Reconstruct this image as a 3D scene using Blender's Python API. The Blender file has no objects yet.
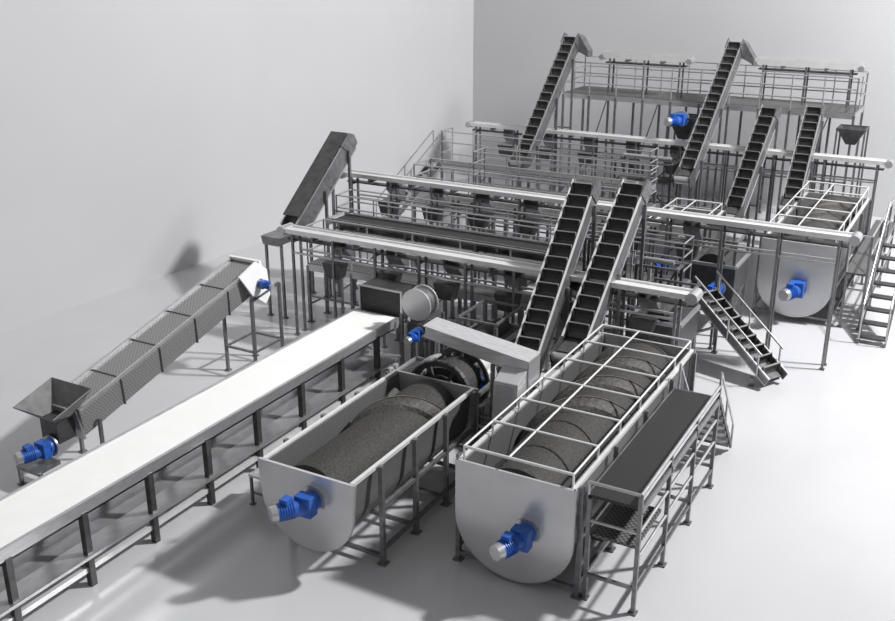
import bpy, math, bmesh
from mathutils import Vector as V, Matrix
sc=bpy.context.scene
sc.view_settings.view_transform='Standard'
COL=sc.collection
# ------------------------------------------------------------------ materials
def mat(name,col,rough=.5,metal=0,var=.12,scale=6,bump=0,col2=None,stretch=None):
    m=bpy.data.materials.new(name); m.use_nodes=True
    nt=m.node_tree; b=nt.nodes['Principled BSDF']
    tc=nt.nodes.new('ShaderNodeTexCoord'); n=nt.nodes.new('ShaderNodeTexNoise')
    n.inputs['Scale'].default_value=scale; n.inputs['Detail'].default_value=5
    if stretch:
        mp=nt.nodes.new('ShaderNodeMapping'); mp.inputs['Scale'].default_value=stretch
        nt.links.new(tc.outputs['Object'],mp.inputs['Vector']); nt.links.new(mp.outputs['Vector'],n.inputs['Vector'])
    else: nt.links.new(tc.outputs['Object'],n.inputs['Vector'])
    r=nt.nodes.new('ShaderNodeValToRGB')
    a=[max(0,c*(1-var)) for c in col]; d=[min(1,c*(1+var)) for c in (col2 or col)]
    r.color_ramp.elements[0].position=.3; r.color_ramp.elements[1].position=.7
    r.color_ramp.elements[0].color=(*a,1); r.color_ramp.elements[1].color=(*d,1)
    nt.links.new(n.outputs['Fac'],r.inputs['Fac']); nt.links.new(r.outputs['Color'],b.inputs['Base Color'])
    b.inputs['Roughness'].default_value=rough; b.inputs['Metallic'].default_value=metal
    if bump:
        bp=nt.nodes.new('ShaderNodeBump'); bp.inputs['Strength'].default_value=bump; bp.inputs['Distance'].default_value=.02
        nt.links.new(n.outputs['Fac'],bp.inputs['Height']); nt.links.new(bp.outputs['Normal'],b.inputs['Normal'])
    return m
M_floor=mat('floor_paint',(.52,.52,.536),.22,0,.035,.5)
M_wallL=mat('wall_plaster',(.50,.50,.508),.9,0,.025,.3)
M_wallB=mat('wall_plaster_back',(.54,.54,.548),.9,0,.025,.3)
M_steel=mat('brushed_steel',(.52,.52,.53),.3,.7,.12,6,stretch=(1,1,8))
M_frame=mat('frame_steel',(.22,.22,.225),.38,.65,.25,8)
M_light=mat('bright_steel',(.78,.78,.78),.3,.4,.06,5)
M_plate=mat('sheet_steel',(.58,.58,.59),.24,.45,.06,2)
M_brush=mat('brushed_chute_steel',(.66,.66,.67),.3,.5,.14,4,stretch=(1,8,8))
M_trough=mat('grey_trough_steel',(.68,.68,.68),.4,.25,.06,4)
M_dark=mat('dark_rubber',(.024,.023,.023),.5,0,.3,14,.3)
M_mid=mat('dark_sheet_steel',(.085,.085,.087),.4,.5,.3,6)
M_hop=mat('dull_hopper_steel',(.20,.20,.202),.85,0,.2,6)
M_belt2=mat('grey_black_belt',(.07,.069,.068),.45,.2,.3,14,.2)
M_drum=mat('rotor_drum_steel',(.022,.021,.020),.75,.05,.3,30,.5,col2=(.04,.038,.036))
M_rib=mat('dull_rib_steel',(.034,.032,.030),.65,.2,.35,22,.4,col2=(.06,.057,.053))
M_ribedge=mat('rib_edge_steel',(.16,.158,.152),.45,.5,.2,10)
M_belt=mat('white_belt',(.84,.84,.83),.5,0,.02,3)
M_blue=mat('blue_enamel',(.02,.10,.42),.4,0,.2,12)
M_white=mat('white_enamel',(.85,.85,.85),.4,0,.03,6)
def grating(name,c1,c2,scale,rough=.5,metal=.3):
    m=bpy.data.materials.new(name); m.use_nodes=True
    nt=m.node_tree; b=nt.nodes['Principled BSDF']
    tc=nt.nodes.new('ShaderNodeTexCoord'); ck=nt.nodes.new('ShaderNodeTexChecker')
    ck.inputs['Scale'].default_value=scale; ck.inputs['Color1'].default_value=(*c1,1); ck.inputs['Color2'].default_value=(*c2,1)
    nt.links.new(tc.outputs['Object'],ck.inputs['Vector']); nt.links.new(ck.outputs['Color'],b.inputs['Base Color'])
    b.inputs['Roughness'].default_value=rough; b.inputs['Metallic'].default_value=metal
    return m
M_grate=grating('steel_grating',(.05,.05,.05),(.19,.19,.19),26)
M_perf=grating('perforated_sheet',(.10,.10,.102),(.16,.16,.16),40)
M_perfl=grating('light_perforated_sheet',(.20,.20,.202),(.32,.32,.32),30)
M_perfd=grating('dark_perforated_sheet',(.02,.02,.021),(.04,.04,.04),34,rough=.45)
# ------------------------------------------------------------------ mesh builder
class MB:
    def __init__(s): s.v=[]; s.f=[]; s.sm=[]
    def add(s,vs,fs,smooth=False):
        o=len(s.v); s.v+= [V(p) for p in vs]; s.f+=[[i+o for i in f] for f in fs]; s.sm+=[smooth]*len(fs)
        return s
    def box(s,x0,x1,y0,y1,z0,z1):
        vs=[(x0,y0,z0),(x1,y0,z0),(x1,y1,z0),(x0,y1,z0),(x0,y0,z1),(x1,y0,z1),(x1,y1,z1),(x0,y1,z1)]
        return s.add(vs,[(3,2,1,0),(4,5,6,7),(0,1,5,4),(1,2,6,5),(2,3,7,6),(3,0,4,7)])
    def bar(s,p,q,w=.05,h=None,up=(0,0,1)):
        p=V(p);q=V(q);h=h or w; d=(q-p).normalized(); u=V(up)
        if abs(d.dot(u))>.95: u=V((1,0,0))
        a=d.cross(u).normalized(); b=a.cross(d)
        vs=[]
        for c in (p,q):
            for i,j in ((-1,-1),(1,-1),(1,1),(-1,1)): vs.append(c+a*(i*w/2)+b*(j*h/2))
        return s.add(vs,[(3,2,1,0),(4,5,6,7),(0,1,5,4),(1,2,6,5),(2,3,7,6),(3,0,4,7)])
    def tube(s,p,q,r,n=10,r2=None):
        p=V(p);q=V(q); r2=r if r2 is None else r2; d=(q-p).normalized(); u=V((0,0,1))
        if abs(d.dot(u))>.95: u=V((1,0,0))
        a=d.cross(u).normalized(); b=a.cross(d)
        c0=[p+(a*math.cos(t)+b*math.sin(t))*r for t in [2*math.pi*i/n for i in range(n)]]
        c1=[q+(a*math.cos(t)+b*math.sin(t))*r2 for t in [2*math.pi*i/n for i in range(n)]]
        s.add(c0+c1,[(i,(i+1)%n,n+(i+1)%n,n+i) for i in range(n)],True)
        s.add(c0,[tuple(range(n))[::-1]]); s.add(c1,[tuple(range(n))])
        return s
    def prism(s,pts,vec):
        pts=[V(p) for p in pts]; vec=V(vec); n=len(pts)
        return s.add(pts+[p+vec for p in pts],[tuple(range(n))[::-1],tuple(range(n,2*n))]+[(i,(i+1)%n,n+(i+1)%n,n+i) for i in range(n)])
    def path(s,pts,w,h=None,tube=False):
        for a,b in zip(pts,pts[1:]):
            s.tube(a,b,w,8) if tube else s.bar(a,b,w,h)
        return s
ORG={}
def thing(name,label,cat,loc,group=None,kind=None):
    e=bpy.data.objects.new(name,None); e.empty_display_size=.3; e.location=loc; COL.objects.link(e)
    e['label']=label; e['category']=cat
    if group: e['group']=group
    if kind: e['kind']=kind
    ORG[e]=V(loc); return e
def part(par,name,mb,m,label=None,bevel=0):
    vs=mb.v
    lo=V([min(p[i] for p in vs) for i in range(3)]); hi=V([max(p[i] for p in vs) for i in range(3)]); c=(lo+hi)/2
    me=bpy.data.meshes.new(name); me.from_pydata([p-c for p in vs],[],mb.f); me.materials.append(m)
    me.polygons.foreach_set('use_smooth',mb.sm); me.update()
    bm=bmesh.new(); bm.from_mesh(me); bmesh.ops.recalc_face_normals(bm,faces=bm.faces); bm.to_mesh(me); bm.free()
    o=bpy.data.objects.new(name,me); COL.objects.link(o); o.parent=par; o.location=c-ORG[par]; ORG[o]=c
    if label: o['label']=label
    if bevel:
        b=o.modifiers.new('bevel','BEVEL'); b.width=bevel; b.segments=2; b.limit_method='ANGLE'
    return o
def leg(t,x,y,ztop,w=.06,z0=0,m=None,foot=True):
    b=MB().box(x-w/2,x+w/2,y-w/2,y+w/2,z0+(.02 if foot else 0),ztop)
    if foot: b.box(x-w,x+w,y-w,y+w,z0,z0+.025)
    return part(t,'leg',b,m or M_frame)
def brace(t,p,q,w=.04,m=None): return part(t,'brace',MB().bar(p,q,w),m or M_frame)
# ------------------------------------------------------------------ room
def struct(name,mb,m):
    me=bpy.data.meshes.new(name); me.from_pydata(mb.v,[],mb.f); me.materials.append(m); me.update()
    o=bpy.data.objects.new(name,me); COL.objects.link(o); o['kind']='structure'; return o
struct('floor',MB().box(-19,16,-8,31,-.2,0),M_floor)
struct('wall_left',MB().prism([(-18.7,-8,-.2),(-16.25,31.0,-.2),(-16.45,31.0,-.2),(-18.9,-8,-.2)],(0,0,13.2)),M_wallL)
struct('wall_back',MB().box(-16.6,16,31,31.2,-.2,13),M_wallB)
# ------------------------------------------------------------------ motor (part with sub-parts)
def motor(par,p,d=(0,-1,0),s=1.0):
    p=V(p); d=V(d).normalized(); n0=V((0,-1,0)) if abs(d.y)>.3 else d
    g=MB().tube(p,p+n0*.12*s,.17*s,18); g.bar(p+n0*.1*s,p+n0*.3*s,.30*s,.34*s)
    mo=part(par,'motor',g,M_blue,'blue gear motor',bevel=.015*s)
    c=p+n0*.2*s
    b=MB().tube(c+V((0,0,-.02*s)),c+d*.46*s+V((0,0,-.02*s)),.135*s,18)
    for k in range(6):
        a=c+d*(.2+.04*k)*s+V((0,0,-.02*s)); b.tube(a,a+d*.012*s,.15*s,18)
    part(mo,'motor_body',b,M_blue)
    part(mo,'fan_cover',MB().tube(c+d*.46*s+V((0,0,-.02*s)),c+d*.56*s+V((0,0,-.02*s)),.14*s,18,.12*s),M_steel,'grey steel fan cover')
    q=c+d*.3*s+V((0,0,.11*s))
    part(mo,'terminal_box',MB().box(q.x-.07*s,q.x+.07*s,q.y-.08*s,q.y+.08*s,q.z,q.z+.09*s),M_blue)
    part(mo,'mounting_flange',MB().tube(p-n0*.02*s,p+n0*.02*s,.23*s,20),M_steel)
    return mo
# ------------------------------------------------------------------ wash tank
def uprofile(xc,w,zt,zb,n=14,taper=.0):
    r=w/2; zc=min(zb+r*.95,zt-.05)
    pts=[(xc-r-taper,zt)]
    for i in range(n+1):
        a=math.pi+math.pi*i/n; pts.append((xc+r*math.cos(a),zc+(zc-zb)*math.sin(a)))
    pts.append((xc+r+taper,zt)); return pts
def rotor(t,xc,zc,R,y0,y1,starts=3,pitch=2.4):
    r=R*.85
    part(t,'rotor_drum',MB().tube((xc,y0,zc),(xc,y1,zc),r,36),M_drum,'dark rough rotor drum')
    hw=.30
    for j in range(starts):
        k=0; ring=[]
        while True:
            a=-k*math.pi/20; y=y0+hw+.02+(j/starts+k/40)*pitch
            if y>y1-hw-.02: break
            u=V((math.cos(a),0,math.sin(a))); c=V((xc,y,zc))
            ring.append([c+u*(r-.01)-V((0,hw,0)),c+u*(r+(R-r)*.6)-V((0,hw*.75,0)),c+u*(r+(R-r)*.9)-V((0,hw*.35,0)),c+u*R,c+u*(R*.985)+V((0,hw*.1,0)),c+u*(r-.01)+V((0,hw*.14,0))]); k+=1
        if len(ring)>2:
            vs=[p for q in ring for p in q]; m=len(ring)
            fs=[(i*6+l,i*6+l+1,(i+1)*6+l+1,(i+1)*6+l) for i in range(m-1) for l in range(5)]
            fs+=[(0,1,2,3,4,5),tuple(6*(m-1)+l for l in range(6))]
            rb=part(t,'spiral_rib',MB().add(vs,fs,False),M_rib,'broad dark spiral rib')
            part(rb,'rib_edge',MB().path([q[3] for q in ring],.022),M_ribedge)
def tank(x0,x1,y0,y1,zt,label,zb=.25,cage=.18,nbars=6,mot=1.0,plate_ext=.06,mz=.75,mx=0,md=(-.35,-1,0),nl=4,R=None,rz=None,taper=0,lo=.1):
    xc=(x0+x1)/2; w=x1-x0
    t=thing('wash_tank',label,'washing tank',(xc,(y0+y1)/2,0))
    pr=uprofile(xc,w-2*taper,zt,zb,taper=taper); pi=uprofile(xc,w-2*taper-.06,zt,zb+.03,taper=taper)
    n=len(pr); b=MB()
    vs=[(x,y,z) for y in (y0,y1) for x,z in pr]+[(x,y,z) for y in (y0,y1) for x,z in pi]
    fs=[(i,i+1,n+i+1,n+i) for i in range(n-1)]+[(2*n+i,3*n+i,3*n+i+1,2*n+i+1) for i in range(n-1)]
    fs+=[(0,n,3*n,2*n),(n-1,3*n-1,4*n-1,2*n-1)]
    b.add(vs,fs,False); part(t,'trough',b,M_perf,'dark perforated steel trough')
    for yy,nm in ((y0-.04,'end_plate'),(y1,'end_plate')):
        pp=uprofile(xc,w-2*taper+2*plate_ext,zt+.02,zb-.08,20,taper=taper)
        part(t,nm,MB().prism([(x,yy,z) for x,z in pp],(0,.04,0)),M_plate,'curved pale sheet steel end plate')
        part(t,'plate_edge',MB().path([(x,yy+.02,z) for x,z in pp],.035),M_steel)
    for x in (x0-.03,x1+.03): part(t,'rim',MB().bar((x,y0,zt),(x,y1,zt),.05,.05),M_light)
    r=R or w/2-.05; rotor(t,xc,rz or max(zt-r*.8,zb+r+.04),r,y0+.08,y1-.08)
    cy0=y0+.05
    if cage:
        for k in range(nbars):
            y=cy0+(y1-.05-cy0)*k/(nbars-1)
            b=MB().tube((x0,y,zt),(x0,y,zt+cage),.016,6).tube((x1,y,zt),(x1,y,zt+cage),.016,6).tube((x0,y,zt+cage),(x1,y,zt+cage),.02,6)
            part(t,'cross_rail',b,M_light)
        for x in (x0,x0+w*.42,x1): part(t,'guard_rail',MB().tube((x,cy0,zt+cage),(x,y1-.05,zt+cage),.016,6),M_light)
    m=nl
    for k in range(m):
        y=y0+lo+(y1-y0-lo-.1)*k/(m-1)
        for x in (x0-.1,x1+.1): leg(t,x,y,zt+.02,.06)
        brace(t,(x0-.1,y,.12),(x1+.1,y,.12),.05)
    for x in (x0-.1,x1+.1):
        for z in (.22,.85): part(t,'base_rail',MB().bar((x,y0+lo,z),(x,y1-.1,z),.05),M_frame)
    if mot: motor(t,(xc+mx,y0-.05,mz),md,mot)
    return t
tank(-5.2,-3.74,9.72,14.6,1.53,'large steel washing tank with dark rotor, beside the dark walkway',nbars=7,mot=.8,mz=.82,mx=.2,zb=.14,nl=5,rz=.965,R=.705)
tank(-7.48,-6.2,8.7,11.85,1.42,'steel washing tank with dark rotor beside the white belt conveyor',nbars=4,mot=.8,mz=1.1,cage=0,mx=.12,md=(-.7,-1,0),zb=.42,nl=4,plate_ext=.09,R=.56,rz=.99,taper=.04,lo=.55)
tank(-4.0,-2.62,20.95,25.6,1.72,'steel washing tank with blue motor below overhead conveyors',zb=.2,nbars=6,mot=.95,mz=.8,cage=.3,mx=.1)
tank(-6.7,-5.6,21.0,23.6,1.5,'small dark steel washing tank standing under bucket elevators',zb=.4,nbars=4,mot=.7,mz=.8,cage=.2,nl=3)
# ------------------------------------------------------------------ rotary wheel unit between tanks and elevators
def wheel_unit(xc,y0,y1,zc,R,label,mot=True):
    t=thing('rotary_washer',label,'washing machine',(xc,(y0+y1)/2,0))
    for y in (y0,y1):
        n=28
        for rr,w in ((R,.08),(R*.55,.04)):
            part(t,'wheel_ring',MB().path([(xc+rr*math.cos(2*math.pi*k/n),y,zc+rr*math.sin(2*math.pi*k/n)) for k in range(n+1)],w),M_mid)
        for k in range(6):
            a=math.pi*k/3; part(t,'spoke',MB().bar((xc,y,zc),(xc+R*math.cos(a),y,zc+R*math.sin(a)),.05),M_mid)
    part(t,'drum_core',MB().tube((xc,y0+.05,zc),(xc,y1-.05,zc),R*.8,24),M_drum,'dark drum core')
    part(t,'shaft',MB().tube((xc,y0-.1,zc),(xc,y1+.1,zc),.06,14),M_steel)
    for a0,a1,yy0,yy1 in ((100,200,y0-.12,y0+.18),(-20,75,y1-.1,y1+.16)):
        vs=[];n=14
        for k in range(n+1):
            a=math.radians(a0+(a1-a0)*k/n)
            for rr in (R+.06,R+.085):
                for y in (yy0,yy1): vs.append((xc+rr*math.cos(a),y,zc+rr*math.sin(a)))
        fs=[]
        for k in range(n):
            o=4*k; fs+=[(o,o+1,o+5,o+4),(o+2,o+3,o+7,o+6),(o,o+2,o+6,o+4),(o+1,o+3,o+7,o+5)]
        fs+=[(0,1,3,2),(4*n,4*n+1,4*n+3,4*n+2)]
        part(t,'curved_guard',MB().add(vs,fs,False),M_plate,'curved sheet steel guard')
    for yy in (y0-.13,y1+.07):
        pts=[(xc+(R+.1)*math.cos(math.pi+math.pi*k/14),yy,zc+(R+.1)*math.sin(math.pi+math.pi*k/14)) for k in range(15)]
        part(t,'guard_plate',MB().prism(pts,(0,.03,0)),M_plate,'half round steel guard plate')
    for x in (xc-R-.15,xc+R+.15):
        for y in (y0-.05,y1+.05): leg(t,x,y,zc+.15,.06)
        for z in (.3,zc+.1): part(t,'base_rail',MB().bar((x,y0-.05,z),(x,y1+.05,z),.06),M_frame)
    for y in (y0-.05,y1+.05): brace(t,(xc-R-.15,y,.3),(xc+R+.15,y,.3),.05)
    if mot: motor(t,(xc+R-.1,y1+.14,zc-.05),(-.5,-1,0),.5)
    return t
wheel_unit(-6.87,12.15,12.8,1.1,.48,'dark spoked rotary wheel with curved steel guards')
# ------------------------------------------------------------------ white belt conveyor
t=thing('belt_conveyor','long flat white belt conveyor on steel trestle legs','conveyor',(-9.5,9.5,0))
x0,x1,ya,yb,z=-9.95,-9.08,3.5,14.4,1.17
part(t,'belt',MB().box(x0,x1,ya,yb,z-.02,z),M_belt,'smooth white belt')
for a in ((x0-.05,x0),(x1,x1+.05)): part(t,'side_channel',MB().box(a[0],a[1],ya,yb,z-.14,z+.015),M_steel)
part(t,'return_belt',MB().box(x0+.05,x1-.05,ya,yb,z-.24,z-.22),M_mid)
for x in (x0,x1): part(t,'tie_rail',MB().bar((x,ya,.24),(x,yb,.24),.06,.07),M_light)
part(t,'drip_tray',MB().prism([(x0+.1,ya,.46),(x0+.1,ya,.5),(x1-.3,ya,.42),(x1+.1,ya,.46),(x1+.1,ya,.42),(x1-.3,ya,.38)],(0,yb-ya,0)),M_steel,'bright sheet steel tray')
y=3.8
ys=[]
while y<yb: ys.append(y); y+=1.1
for i,y in enumerate(ys):
    for x in (x0+.03,x1+.02): leg(t,x,y,z-.12,.085,m=M_mid,foot=False)
    if i%3==0: brace(t,(x0,y,.24),(x1,y,.24),.05)
part(t,'head_roller',MB().tube((x0,yb,z-.11),(x1,yb,z-.11),.1,18),M_steel)
t=thing('hood_box','dark steel hood box over the end of the belt conveyor','hood',(-9.5,14.8,0))
X0,X1,Y0,Y1,Z0,Z1=-9.95,-9.05,14.55,15.05,1.12,1.62
part(t,'hood',MB().box(X0,X1,Y0,Y1,Z0,Z1),M_mid,bevel=.015)
for p,q in (((X0,Y0-.02,Z1),(X1,Y0-.02,Z1)),((X0,Y0-.02,Z0),(X1,Y0-.02,Z0)),((X0,Y0-.02,Z0),(X0,Y0-.02,Z1)),((X1,Y0-.02,Z0),(X1,Y0-.02,Z1))):
    part(t,'edge_trim',MB().bar(p,q,.03),M_steel)
part(t,'inlet_flap',MB().box(X0+.03,X1-.03,Y0-.025,Y0,Z0+.03,Z1-.03),M_dark)
for x in (X0+.05,X1-.05):
    for y in (Y0+.05,Y1-.05): leg(t,x,y,Z0,.06)
t=thing('drum_separator','round steel drum housing with blue motor on a stand','drum separator',(-8.35,14.1,0))
part(t,'drum_housing',MB().tube((-8.42,14.04,1.66),(-8.42,14.26,1.66),.25,28),M_frame)
part(t,'drum_flange',MB().tube((-8.42,14.0,1.66),(-8.42,14.03,1.66),.29,28),M_plate)
part(t,'drum_flange',MB().tube((-8.42,14.26,1.66),(-8.42,14.29,1.66),.29,28),M_plate)
motor(t,(-8.35,13.98,1.15),(0,-1,0),.55)
part(t,'motor_bracket',MB().box(-8.6,-8.15,13.99,14.4,1.0,1.3),M_mid)
for x in (-8.7,-8.12):
    for y in (13.98,14.42): leg(t,x,y,1.45,.05)
# ------------------------------------------------------------------ inclined trough conveyor left
t=thing('inclined_trough_conveyor','inclined grey ribbed trough conveyor with blue motors','conveyor',(-11.8,11,0))
A=V((-11.7,9.2,.66)); B=V((-11.7,13.5,1.76)); d=(B-A).normalized(); up=V((1,0,0)).cross(d)
if up.z<0: up=-up
def tp(x,k,h): return A+d*k+V((x,0,0))+up*h
L=(B-A).length
prof=[(-.30,.34),(-.30,.28),(-.2,-.18),(.2,-.18),(.30,.28),(.30,.34),(.2,.345),(-.2,.345)]
part(t,'trough',MB().prism([tp(x,0,h) for x,h in prof],d*L),M_perfl,'grey perforated covered trough')
for k in range(6):
    q=k*L/5
    fr=[(-.31,.35),(-.31,.28),(-.21,-.20),(.21,-.20),(.31,.28),(.31,.35),(-.31,.35)]
    part(t,'stiffener_rib',MB().path([tp(x,q,h) for x,h in fr],.022),M_frame)
for x in(-.31,.31): part(t,'top_edge',MB().bar(tp(x,0,.36),tp(x,L,.36),.04,.05),M_steel)
hp=[(-12.12,8.55),(-11.25,8.55),(-11.25,9.3),(-12.12,9.3)]; lp=[(-11.88,8.8),(-11.52,8.8),(-11.52,9.12),(-11.88,9.12)]
vs=[(x,y,1.12+(.2 if y>9 else 0)) for x,y in hp]+[(x,y,.9) for x,y in lp]
o=part(t,'inlet_hopper',MB().add(vs,[(0,1,5,4),(1,2,6,5),(2,3,7,6),(3,0,4,7)]),M_hop,'wide shallow dull grey inlet hopper'); so=o.modifiers.new('solid','SOLIDIFY'); so.thickness=.015
part(t,'feed_throat',MB().box(-11.88,-11.52,8.8,9.12,.55,.9),M_mid)
part(t,'tail_plate',MB().prism([tp(x,-.04,h) for x,h in [(-.3,.36),(-.24,-.2),(.24,-.2),(.3,.36)]],d*.04),M_steel)
part(t,'head_plate',MB().prism([tp(x,L,h) for x,h in [(-.35,.42),(-.35,.1),(-.25,-.3),(.25,-.3),(.35,.1),(.35,.42)]],d*.05),M_white,'white head plate')
part(t,'head_side_plate',MB().prism([tp(.34,L-.6,.44),tp(.34,L-.1,.48),tp(.34,L+.12,.2),tp(.34,L+.05,-.3),tp(.34,L-.12,-.4),tp(.34,L-.4,-.05)],(.04,0,0)),M_white,'white head plate')
motor(t,tp(.39,L-.15,.05),(1,-.1,0),.42)
part(t,'motor_mount',MB().box(-11.9,-11.45,8.3,8.72,.28,.34),M_frame)
motor(t,(-11.66,8.76,.52),(-.3,-1,0),.72)
for (x,y,zt) in ((-11.9,8.35,.3),(-11.45,8.35,.3),(-11.9,9.5,.70),(-11.42,9.5,.70),(-12.02,13.1,1.5),(-11.34,13.1,1.5),(-12.02,13.9,1.62),(-11.34,13.9,1.62)): leg(t,x,y,zt,.05)
for x in (-12.02,-11.34): brace(t,(x,13.1,.5),(x,13.9,.5)); brace(t,(x,13.1,1.5),(x,13.9,1.62),.05)
for y in (13.1,13.9): brace(t,(-12.02,y,.5),(-11.34,y,.5))
# ------------------------------------------------------------------ bucket elevators
def elevator(p0,p1,w,label,group='inclined bucket elevators',nb=12,legs=(.45,.92),zf=0,head=True,sh=.36,boot=True,hand=0,bm=None,rm=None,chute=False):
    p0=V(p0);p1=V(p1); d=(p1-p0).normalized(); L=(p1-p0).length
    side=d.cross(V((0,0,1))).normalized(); up=side.cross(d)
    if up.z<0: up=-up
    t=thing('bucket_elevator',label,'bucket elevator',((p0.x+p1.x)/2,(p0.y+p1.y)/2,0),group)
    def q(a,k,h): return p0+side*a+d*k+up*h
    part(t,'belt',MB().bar(q(0,0,-.06),q(0,L,-.06),w-.06,.03,up=up),M_belt2,'black rubber belt')
    part(t,'bottom_pan',MB().bar(q(0,0,.16-sh),q(0,L,.16-sh),w-.02,.03,up=up),M_mid)
    for sgn in (-1,1):
        a=sgn*w/2
        part(t,'side_plate',MB().bar(q(a,-.05,.12-sh/2),q(a,L+.05,.12-sh/2),.02,sh,up=up),M_frame)
        part(t,'side_rail',MB().bar(q(a,-.05,.13),q(a,L+.05,.13),.03,.03,up=up),rm or M_light)
        part(t,'lower_rail',MB().bar(q(a,-.05,.12-sh),q(a,L+.05,.12-sh),.035,.03,up=up),M_steel)
    g=.85
    for k in range(nb):
        s0=L*(k+.5)/nb; e=w/2-.035
        prof=[(-.10,-.045),(.0,-.045),(.06,.0),(.10,.07),(.12,.16),(.10,.185),(.06,.19),(.075,.15),(.05,.08),(.0,.03),(-.05,.01),(-.10,-.01)]
        bk=part(t,'bucket',MB().prism([q(-e,s0+a*g,h) for a,h in prof],side*(2*e)),bm or M_belt2)
        part(bk,'bucket_lip',MB().bar(q(-e,s0+.085*g,.19),q(e,s0+.085*g,.19),.03,.012),M_steel)
        for sg in (-1,1):
            part(bk,'bucket_side',MB().prism([q(sg*e-.006,s0+a*g,h) for a,h in ((-.10,-.02),(.02,-.02),(.12,.16),(.06,.19),(-.04,.08))],side*.012),M_frame)
    if boot:
        h=V((d.x,d.y,0)).normalized(); c=q(0,0,-.02)
        for sg in (-1,1):
            o=side*(sg*(w/2+.01)-.015)
            part(t,'boot',MB().prism([c+o+V((0,0,.14)),c+o+V((0,0,-.25)),c+o-h*.5+V((0,0,-.33)),c+o-h*.62+V((0,0,-.05))],side*.03),M_mid)
        part(t,'tail_pulley',MB().tube(c-h*.45-side*w/2+V((0,0,-.15)),c-h*.45+side*w/2+V((0,0,-.15)),.1,16),M_steel)
        part(t,'boot_belt',MB().bar(c,c-h*.45+V((0,0,-.04)),w-.06,.03),M_belt2)
    if head:
        pts=[q(-w/2-.03,L-.3,.18),q(-w/2-.03,L+.08,.18),q(-w/2-.03,L+.2,.0),q(-w/2-.03,L+.15,-.24),q(-w/2-.03,L-.15,-.24)]
        part(t,'head_cover',MB().prism(pts,side*.03),M_frame)
        pts=[p+side*(w+.03) for p in pts]; part(t,'head_cover',MB().prism(pts,side*.03),M_frame)
        part(t,'head_pulley',MB().tube(q(-w/2,L,-.07),q(w/2,L,-.07),.1,16),M_mid)
    if chute:
        c=q(0,L+.12,0)
        part(t,'discharge_chute',MB().prism([c+V((w/2,-.1,.05)),c+V((w/2+.02,-.1,-.4)),c+V((w/2+.35,-.1,-.55)),c+V((w/2+.35,-.1,-.38)),c+V((w/2+.1,-.1,.0))],V((0,.35,0))),M_frame,'steel discharge chute')
    for fr in legs:
        pp=[]
        for sgn in (-1,1):
            pt=q(sgn*(w/2+.05),L*fr,-.1); leg(t,pt.x,pt.y,pt.z,.055,z0=zf); pp.append(pt)
        if fr>.3:
            brace(t,(pp[0].x,pp[0].y,pp[0].z*.55),(pp[1].x,pp[1].y,pp[1].z*.55))
    if hand:
        for sg in (-1,1):
            part(t,'handrail',MB().tube(q(sg*(w/2+.04),.1,0)+V((0,0,hand)),q(sg*(w/2+.04),L,0)+V((0,0,hand)),.02,8),M_steel)
            for f in (.08,.5,.95): part(t,'handrail_post',MB().tube(q(sg*(w/2+.04),L*f,0),q(sg*(w/2+.04),L*f,0)+V((0,0,hand)),.018,8),M_steel)
    return t
elevator((-6.1,13.45,1.15),(-6.4,16.55,3.45),.42,'steep steel bucket elevator with black belt rising from washing tank',nb=14)
elevator((-5.5,14.2,1.5),(-5.6,16.95,3.45),.42,'steep steel bucket elevator with black belt beside twin elevator',nb=12)
t=elevator((-13.05,16.55,1.82),(-12.95,18.4,3.4),.40,'dark enclosed elevator at the end of the sorting line',nb=9,boot=False,sh=.42,rm=M_steel)
part(t,'boot_trough',MB().prism([(-13.2,15.75,1.62),(-12.8,15.75,1.62),(-12.74,15.75,1.8),(-13.25,15.75,1.8)],(0,.8,.0)),M_frame)
part(t,'cover_plate',MB().prism([(-13.26,16.55,2.06),(-12.84,16.55,2.06),(-12.74,18.3,3.58),(-13.16,18.3,3.58)],(0,-.015,.02)),M_mid,'dark cover plate')
leg(t,-13.2,15.85,1.62,.05); leg(t,-12.8,15.85,1.62,.05)
elevator((-5.5,24.5,1.4),(-5.35,26.7,3.5),.40,'dark bucket elevator rising behind small washing tank',nb=11,rm=M_steel)
elevator((-4.2,24.6,1.75),(-4.35,27.2,3.5),.40,'dark bucket elevator rising out of washing tank',nb=11,rm=M_steel)
elevator((-11.27,24.5,2.15),(-11.45,28.0,4.9),.38,'tall dark bucket elevator leading to upper platform',nb=14,legs=(.1,.5,.85),boot=True,sh=.42,chute=True,rm=M_steel)
elevator((-6.83,24.75,2.15),(-6.95,29.0,4.85),.38,'tall dark bucket elevator leading to upper platform',nb=16,legs=(.1,.5,),boot=True,sh=.42,chute=True,rm=M_steel)
elevator((-2.9,17.35,.14),(-4.5,18.2,1.2),.5,'short inclined cleated conveyor with handrails reaching down to floor',group=None,nb=9,legs=(.1,.9,),head=False,sh=.14,boot=False,hand=.45,rm=M_steel)
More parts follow.
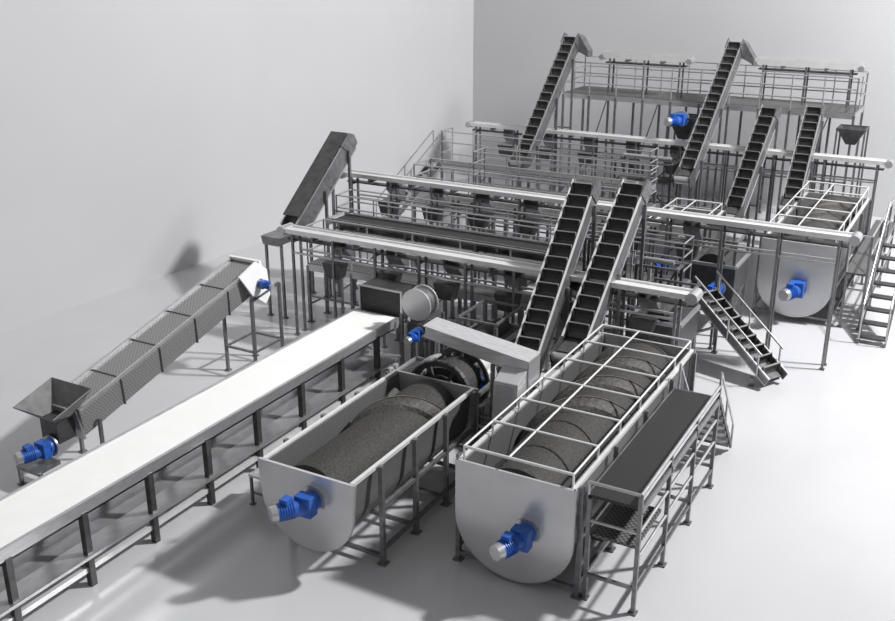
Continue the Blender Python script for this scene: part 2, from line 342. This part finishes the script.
# ------------------------------------------------------------------ horizontal conveyors
def hconv(x0,x1,y,z,w,label,group=None,legstep=1.6,beltm=None,legz=0,railm=None,name='sorting_conveyor',n=None,er=.08,chutes=0,cx1=None,sh=.035):
    t=thing(name,label,'conveyor',((x0+x1)/2,y,legz),group)
    part(t,'belt',MB().box(x0,x1,y-w/2+.02,y+w/2-.02,z-.02,z+.0),beltm or M_trough)
    for s in (-1,1): part(t,'side_channel',MB().box(x0,x1,y+s*w/2-.018,y+s*w/2+.018,z-.055,z+sh),railm or M_light)
    for x in (x0,x1): part(t,'end_roller',MB().tube((x,y-w/2-.03,z-.03),(x,y+w/2+.03,z-.03),er,18),M_steel)
    part(t,'return_pan',MB().box(x0+.1,x1-.1,y-w/2+.06,y+w/2-.06,z-.2,z-.17),M_mid)
    n=n or max(2,int(round((x1-x0)/legstep))+1)
    for k in range(n):
        x=x0+.25+(x1-x0-.5)*k/(n-1)
        for s in (-1,1): leg(t,x,y+s*(w/2-.02),z-.055,.045,z0=legz)
        brace(t,(x,y-w/2,z-.22),(x,y+w/2,z-.22))
        if k<n-1:
            part(t,'bracket',MB().bar((x+.5,y-w/2-.02,z-.10),(x+.5,y+w/2+.02,z-.10),.05,.08),M_frame)
    for s in (-1,1): part(t,'tie_rail',MB().bar((x0+.25,y+s*(w/2-.02),legz+(z-legz)*.8),(x1-.25,y+s*(w/2-.02),legz+(z-legz)*.8),.035),M_steel)
    ce=(cx1 or x1)-1
    for k in range(chutes):
        x=x0+1.0+(ce-x0-1)*k/max(1,chutes-1)
        b=MB().prism([(x,y+w/2+.02,z-.05),(x,y+w/2+.30,z-.42),(x,y+w/2+.30,z-.60),(x,y+w/2+.02,z-.34)],(.34,0,0))
        part(t,'side_chute',b,M_frame,'dark steel side chute')
        part(t,'sorting_bin',MB().prism([(x-.05,y-w/2+.02,z-.55),(x+.4,y-w/2+.02,z-.55),(x+.32,y-w/2+.02,z-.85),(x+.03,y-w/2+.02,z-.85)],(0,w-.04,0)),M_mid,'dark steel bin under the belt')
    return t
hconv(-12.25,-3.95,15.35,2.2,.30,'long overhead light steel conveyor in front of sorting platform','sorting conveyors',legstep=1.1,er=.10,chutes=6)
hconv(-13.1,-2.0,18.7,2.6,.30,'long overhead light steel conveyor behind sorting platform','sorting conveyors',legstep=1.1,chutes=7,cx1=-4.2,er=.095)
hconv(-12.3,-6.9,17.15,2.0,.5,'dark belt sorting conveyor between two light conveyors','sorting conveyors',beltm=M_dark,railm=M_frame)
hconv(-11.0,-5.8,19.7,2.1,.3,'slim bright conveyor behind the long overhead conveyor','sorting conveyors')
hconv(-13.8,-2.3,26.2,2.55,.30,'long overhead light steel conveyor under the upper platform','sorting conveyors',legstep=1.3,chutes=5,cx1=-6.8,er=.09)
hconv(-10.7,-8.1,28.75,4.42,.40,'short grey trough conveyor on the upper platform','upper platform conveyors',legz=3.3,beltm=M_mid,railm=M_trough,sh=.12)
hconv(-6.4,-3.6,29.3,4.42,.40,'short grey trough conveyor on the upper platform','upper platform conveyors',legz=3.3,beltm=M_mid,railm=M_trough,sh=.12)
# ------------------------------------------------------------------ platforms with railings
def platform(x0,x1,y0,y1,z,label,rail=1.0,step=1.3,group='steel inspection platforms',front=True,back=True,ends=True,cat='platform',axis='x',rm=None,rr=.017):
    rm=rm or M_steel
    t=thing('inspection_platform',label,cat,((x0+x1)/2,(y0+y1)/2,0),group)
    part(t,'deck',MB().box(x0,x1,y0,y1,z-.05,z),M_grate,'dark steel grating deck')
    b=MB()
    for y in (y0,y1): b.bar((x0,y,z-.08),(x1,y,z-.08),.05,.14)
    for x in (x0,x1): b.bar((x,y0,z-.08),(x,y1,z-.08),.05,.14)
    part(t,'edge_beam',b,M_steel)
    nx=max(2,int(round((x1-x0)/step))+1); ny=max(2,int(round((y1-y0)/step))+1)
    xs=[x0+(x1-x0)*k/(nx-1) for k in range(nx)]
    for x in xs:
        for y in (y0,y1): leg(t,x,y,z-.05,.06)
        brace(t,(x,y0,.4),(x,y1,.4),.035)
    part(t,'tie_rail',MB().bar((x0,y0,z*.45),(x1,y0,z*.45),.035),M_frame)
    for a,c in zip(xs[::2],xs[1::2]): brace(t,(a,y1,.3),(c,y1,z-.2),.03)
    def rl(pa,pb,n):
        pa=V(pa);pb=V(pb)
        for h in (.35,.68,1.0): part(t,'railing',MB().tube(pa+V((0,0,rail*h)),pb+V((0,0,rail*h)),rr,6),rm)
        for k in range(n):
            p=pa+(pb-pa)*k/(n-1); part(t,'railing_post',MB().tube(p,p+V((0,0,rail)),rr,6),rm)
    if front: rl((x0,y0,z),(x1,y0,z),nx)
    if back: rl((x0,y1,z),(x1,y1,z),nx)
    if ends:
        rl((x1,y0,z),(x1,y1,z),ny); rl((x0,y0,z),(x0,y1,z),ny)
    return t
platform(-12.2,-6.75,15.95,16.55,1.3,'long steel grating platform with railings beside sorting conveyor',rail=.8,step=1.0)
platform(-12.6,-4.8,17.6,18.2,1.5,'long steel grating platform with railings below overhead conveyor',rail=.85,step=1.0)
platform(-12.4,-7.0,20.6,21.4,1.6,'steel grating platform with railings between sorting lines',rail=.9,step=1.0)
platform(-11.6,-7.0,22.2,22.8,1.7,'steel grating platform with railings behind the sorting lines',rail=.9,step=1.0)
platform(-13.2,-7.4,23.4,24.0,1.9,'steel grating platform with railings below far overhead conveyor',rail=.9,step=1.1,back=False)
platform(-11.7,-3.5,28.15,29.8,3.35,'tall upper steel platform with railings around two short conveyors',rail=.9,step=.85,rm=M_steel,rr=.02)
# ------------------------------------------------------------------ support frames in the middle
def sframe(x0,x1,y0,y1,z,label,levels=(.35,.8),pipe=True):
    t=thing('support_frame',label,'steel frame',((x0+x1)/2,(y0+y1)/2,0),'steel support frames')
    for x in (x0,(x0+x1)/2,x1):
        for y in (y0,y1): leg(t,x,y,z,.05,m=M_mid)
    for h in levels+(z/1.0,):
        hh=h
        for y in (y0,y1): part(t,'cross_bar',MB().bar((x0,y,hh),(x1,y,hh),.045),M_frame)
        for x in (x0,x1): part(t,'cross_bar',MB().bar((x,y0,hh),(x,y1,hh),.045),M_frame)
    brace(t,(x0,y0,levels[0]),(x1,y0,z),.035,M_mid); brace(t,(x1,y1,levels[0]),(x0,y1,z),.035,M_mid)
    if pipe:
        part(t,'water_pipe',MB().tube((x0+.1,(y0+y1)/2,z+.08),(x1-.1,(y0+y1)/2,z+.08),.05,12),M_steel,'steel water pipe')
        part(t,'water_pipe',MB().tube((x0+.2,(y0+y1)/2,.1),(x0+.2,(y0+y1)/2,z+.05),.04,12),M_steel,'steel water pipe')
        part(t,'drip_pan',MB().box(x0+.05,x1-.05,y0+.05,y1-.05,levels[-1],levels[-1]+.04),M_mid)
    return t
sframe(-7.95,-7.2,13.42,13.75,1.35,'dark steel frame with pipe behind the rotary wheel')
sframe(-7.0,-6.42,13.1,13.7,1.0,'low dark steel frame with pipe at the foot of the elevators')
sframe(-5.98,-5.86,13.0,13.9,.7,'narrow dark steel frame between the elevators and tank',levels=(.3,),pipe=False)
sframe(-5.5,-4.75,17.05,17.4,2.0,'dark steel frame with pipe behind the collecting tank',levels=(.5,1.1,1.5))
sframe(-6.6,-5.85,17.25,17.45,2.3,'tall dark steel frame under the elevator heads',levels=(.5,1.1,1.7),pipe=False)
sframe(-6.8,-5.5,19.95,20.2,1.7,'dark steel frame with pipe near the small washing tank')
sframe(-8.8,-7.3,24.9,25.6,2.2,'dark steel frame with pipe beside the tall elevator',levels=(.6,1.2,1.7))
# ------------------------------------------------------------------ stairs
def stairs(top,bot,wvec,n,label,rail=.8,group='steel stairs',sm=None,tm=None,td=.11,sw=.12,th=.035,rsides=(0,1)):
    top=V(top);bot=V(bot);wv=V(wvec)
    t=thing('steel_stairs',label,'stairs',((top.x+bot.x)/2,(top.y+bot.y)/2,0),group)
    for o in (V((0,0,0)),wv): part(t,'stringer',MB().bar(top+o,bot+o,.03,sw),sm or M_frame)
    run=(bot-top); hd=V((run.x,run.y,0)).normalized()
    for k in range(n):
        p=top+run*(k+.5)/n
        part(t,'tread',MB().prism([p-hd*td-V((0,0,th/2)),p+hd*td-V((0,0,th/2)),p+hd*td+V((0,0,th/2)),p-hd*td+V((0,0,th/2))],wv),tm or M_steel)
    for i in rsides:
        off=wv*i
        b=MB().tube(top+off+V((0,0,rail)),bot+off+V((0,0,rail)),.018,6)
        for k in (0,.5,1): p=top+off+run*k; b.tube(p,p+V((0,0,rail)),.018,6)
        part(t,'handrail',b,M_steel)
    return t
def walkway(x0,x1,y0,y1,z,rail,label,dm=None,low=True):
    t=thing('access_walkway',label,'walkway',((x0+x1)/2,(y0+y1)/2,0),'tank walkways')
    part(t,'deck',MB().box(x0,x1,y0,y1,z-.04,z),dm or M_perfd,'dark steel grating deck')
    for x in (x0,x1): part(t,'edge_beam',MB().bar((x,y0,z-.05),(x,y1,z-.05),.05,.09),M_frame)
    n=4
    for k in range(n):
        y=y0+(y1-y0)*k/(n-1)
        leg(t,x1,y,z+rail,.05)
        if k in (0,2,3): leg(t,x0+.02,y,z-.05,.05); brace(t,(x0,y,.35),(x1,y,.35))
    for h in (z+rail*.5,z+rail,z-.35,z-.7): part(t,'railing',MB().tube((x1,y0,h),(x1,y1,h),.022,8),M_steel)
    for h in (z+rail,z-.35): part(t,'railing',MB().tube((x0,y0,h),(x1,y0,h),.022,8),M_steel)
    part(t,'railing_post',MB().tube((x0,y0,z),(x0,y0,z+rail),.022,8),M_steel)
    if low: part(t,'lower_deck',MB().box(x0+.05,x1-.03,y0+.05,y0+1.0,z-.6,z-.56),M_grate,'dark grating step deck')
    part(t,'base_rail',MB().bar((x1,y0,.3),(x1,y1,.3),.04),M_frame)
    return t
walkway(-3.57,-2.93,9.85,13.25,1.46,.16,'dark grating walkway with railing alongside large washing tank')
stairs((-3.55,13.38,1.4),(-3.55,14.55,.06),(.6,.0,0),7,'short dark steel stairs with open treads at end of walkway',rail=.4,tm=M_frame,sm=M_mid,td=.10,sw=.06,th=.045)
walkway(-2.35,-1.95,21.1,25.8,1.2,.8,'narrow grating walkway with railing alongside far washing tank',dm=M_grate,low=False)
stairs((-1.85,22.6,1.6),(-1.85,20.3,.03),(.5,0,0),8,'dark steep steel stairs with handrails beside the washing tank',rail=.8,tm=M_mid,sm=M_mid)
stairs((-13.75,23.9,1.9),(-14.9,22.7,.03),(.45,-.4,0),8,'steel stairs with handrails leading to inspection platform')
# ------------------------------------------------------------------ transfer chute
t=thing('transfer_chute','shiny folded steel transfer chute bridging the two washing tanks','chute',(-6.2,12.2,0))
part(t,'chute_box',MB().prism([(-7.05,11.98,2.02),(-5.72,11.98,1.80),(-5.72,11.98,1.1),(-5.5,11.98,.95),(-5.36,11.98,1.1),(-5.36,11.98,1.97),(-7.05,11.98,2.2)],(0,.36,0)),M_brush,bevel=.012)
part(t,'chute_lid',MB().prism([(-7.07,11.95,2.205),(-5.34,11.95,1.975),(-5.34,11.95,1.995),(-7.07,11.95,2.225)],(0,.42,0)),M_brush,'bright folded lid')
part(t,'discharge_hood',MB().prism([(-5.74,11.975,1.86),(-5.74,11.66,1.74),(-5.74,11.60,1.05),(-5.74,11.80,.88),(-5.74,11.975,.95)],(.38,0,0)),M_plate,'downturned discharge hood',bevel=.01)
part(t,'hood_face',MB().prism([(-5.72,11.645,1.68),(-5.38,11.645,1.68),(-5.38,11.60,1.1),(-5.72,11.60,1.1)],(0,-.012,0)),M_steel,'darker hood face')
part(t,'end_cap',MB().box(-5.355,-5.335,11.97,12.35,1.0,1.97),M_steel)
for x in (-5.95,-5.8): 
    leg(t,x,12.05,1.8,.05); leg(t,x,12.3,1.8,.05)
for y in (12.05,12.3): brace(t,(-5.95,y,.6),(-5.8,y,.6))
# ------------------------------------------------------------------ small step stool
t=thing('step_stool','small low steel step stool beside belt conveyor','step stool',(-8.35,9.75,0))
sx,sy=-.15,.15
part(t,'seat',MB().box(-8.4+sx,-8.0+sx,9.4+sy,9.8+sy,.46,.5),M_steel)
part(t,'lower_step',MB().box(-7.98+sx,-7.8+sx,9.42+sy,9.78+sy,.22,.25),M_steel)
for x in (-8.38,-8.02):
    for y in (9.43,9.77): leg(t,x+sx,y+sy,.46,.035)
for y in (9.43,9.77): leg(t,-7.82+sx,y+sy,.22,.03); brace(t,(-8.38+sx,y+sy,.2),(-7.82+sx,y+sy,.2),.025)
# ------------------------------------------------------------------ compact machines
def machine(x0,x1,y0,y1,z0,z1,label,zl=0,frame=0):
    t=thing('collecting_tank',label,'tank',((x0+x1)/2,(y0+y1)/2,zl))
    b=MB()
    b.prism([(x0,y0,z1),(x0,y0,z0+.4),(x0+.25,y0,z0),(x1-.25,y0,z0),(x1,y0,z0+.4),(x1,y0,z1)],(0,y1-y0,0))
    part(t,'tank_body',b,M_mid)
    b=MB().bar((x0,y0,z1),(x1,y0,z1),.06).bar((x0,y1,z1),(x1,y1,z1),.06).bar((x0,y0,z1),(x0,y1,z1),.06).bar((x1,y0,z1),(x1,y1,z1),.06)
    part(t,'rim',b,M_steel)
    part(t,'rotor_drum',MB().tube(((x0+x1)/2,y0+.1,z1-.1),((x0+x1)/2,y1-.1,z1-.1),(x1-x0)*.3,18),M_drum)
    for x in (x0+.04,x1-.04):
        for y in (y0+.04,y1-.04): leg(t,x,y,z1+frame-.05,.06,z0=zl)
    if frame:
        for y in (y0+.04,y1-.04): brace(t,(x0,y,z1+frame),(x1,y,z1+frame))
        for x in (x0+.04,x1-.04): brace(t,(x,y0,z1+frame),(x,y1,z1+frame)); brace(t,(x,y0,.3),(x,y1,z0+.4),.03)
    return t
machine(-5.15,-4.25,15.75,16.9,.5,1.45,'small dark steel collecting tank behind the large washing tank',frame=.4)
t=machine(-8.0,-7.6,12.2,13.3,.45,1.0,'dark steel collecting tank beside the rotary wheel')
t=machine(-5.2,-4.2,19.3,20.5,.5,1.5,'dark steel collecting tank with blue motor under overhead conveyor',frame=.5); motor(t,(-4.5,19.25,1.05),(-.3,-1,0),.7)
t=machine(-7.6,-6.8,13.9,15.0,.4,1.2,'dark steel collecting tank under the front conveyor',frame=.4); motor(t,(-7.0,13.85,.8),(-.3,-1,0),.55)
def hopper(x,y,zt,zb,zl,r,label,blue=False):
    t=thing('discharge_hopper',label,'hopper',(x,y,zl))
    vs=[(x+a*r,y+c*r,zt) for a,c in ((-1,-1),(1,-1),(1,1),(-1,1))]+[(x+a*r*.35,y+c*r*.35,zb) for a,c in ((-1,-1),(1,-1),(1,1),(-1,1))]
    o=part(t,'hopper_cone',MB().add(vs,[(0,1,5,4),(1,2,6,5),(2,3,7,6),(3,0,4,7)]),M_mid); o.modifiers.new('s','SOLIDIFY').thickness=.03
    b=MB().bar(vs[0],vs[1],.05).bar(vs[1],vs[2],.05).bar(vs[2],vs[3],.05).bar(vs[3],vs[0],.05); part(t,'rim',b,M_mid)
    for a,c in ((-1,-1),(1,-1),(1,1),(-1,1)): leg(t,x+a*r,y+c*r,zt,.045,z0=zl)
    if blue: motor(t,(x,y-r,zt-.0),(-.5,-1,0),.9)
    return t
hopper(-7.65,27.1,3.1,2.5,0,.38,'small steel hopper with blue motor on tall legs',True)
hopper(-3.35,27.1,3.15,2.75,0,.33,'dark square hopper on tall legs beside upper platform')
# ------------------------------------------------------------------ lights
w=bpy.data.worlds.new('World'); sc.world=w; w.use_nodes=True
nt=w.node_tree; bg=nt.nodes['Background']
tc=nt.nodes.new('ShaderNodeTexCoord'); sx_=nt.nodes.new('ShaderNodeSeparateXYZ'); cr=nt.nodes.new('ShaderNodeValToRGB')
nt.links.new(tc.outputs['Generated'],sx_.inputs[0]); nt.links.new(sx_.outputs['Z'],cr.inputs['Fac']); nt.links.new(cr.outputs['Color'],bg.inputs[0])
cr.color_ramp.elements[0].color=(.42,.42,.44,1); cr.color_ramp.elements[0].position=.0
cr.color_ramp.elements[1].color=(1,1,1.0,1); cr.color_ramp.elements[1].position=.7
bg.inputs[1].default_value=.34
def area(name,loc,tgt,size,power):
    l=bpy.data.lights.new(name,'AREA'); l.energy=power; l.size=size
    o=bpy.data.objects.new(name,l); COL.objects.link(o); o.location=loc
    o.rotation_euler=(V(tgt)-V(loc)).to_track_quat('-Z','Y').to_euler()
area('key_light',(11,23,22),(-12,5,0),1.6,12000)
area('back_wall_fill',(4,22,13),(-1,31,6),3,1500)  # added fill lamp to brighten the back wall, not a room fixture
# ------------------------------------------------------------------ camera
cam=bpy.data.cameras.new('Camera'); co=bpy.data.objects.new('Camera',cam); COL.objects.link(co)
cam.sensor_width=36; cam.lens=36*1000/895; cam.clip_end=200
co.location=(0,0,7.6); co.rotation_euler=(math.pi/2-math.atan(.370),0,math.radians(29.1))
sc.camera=co
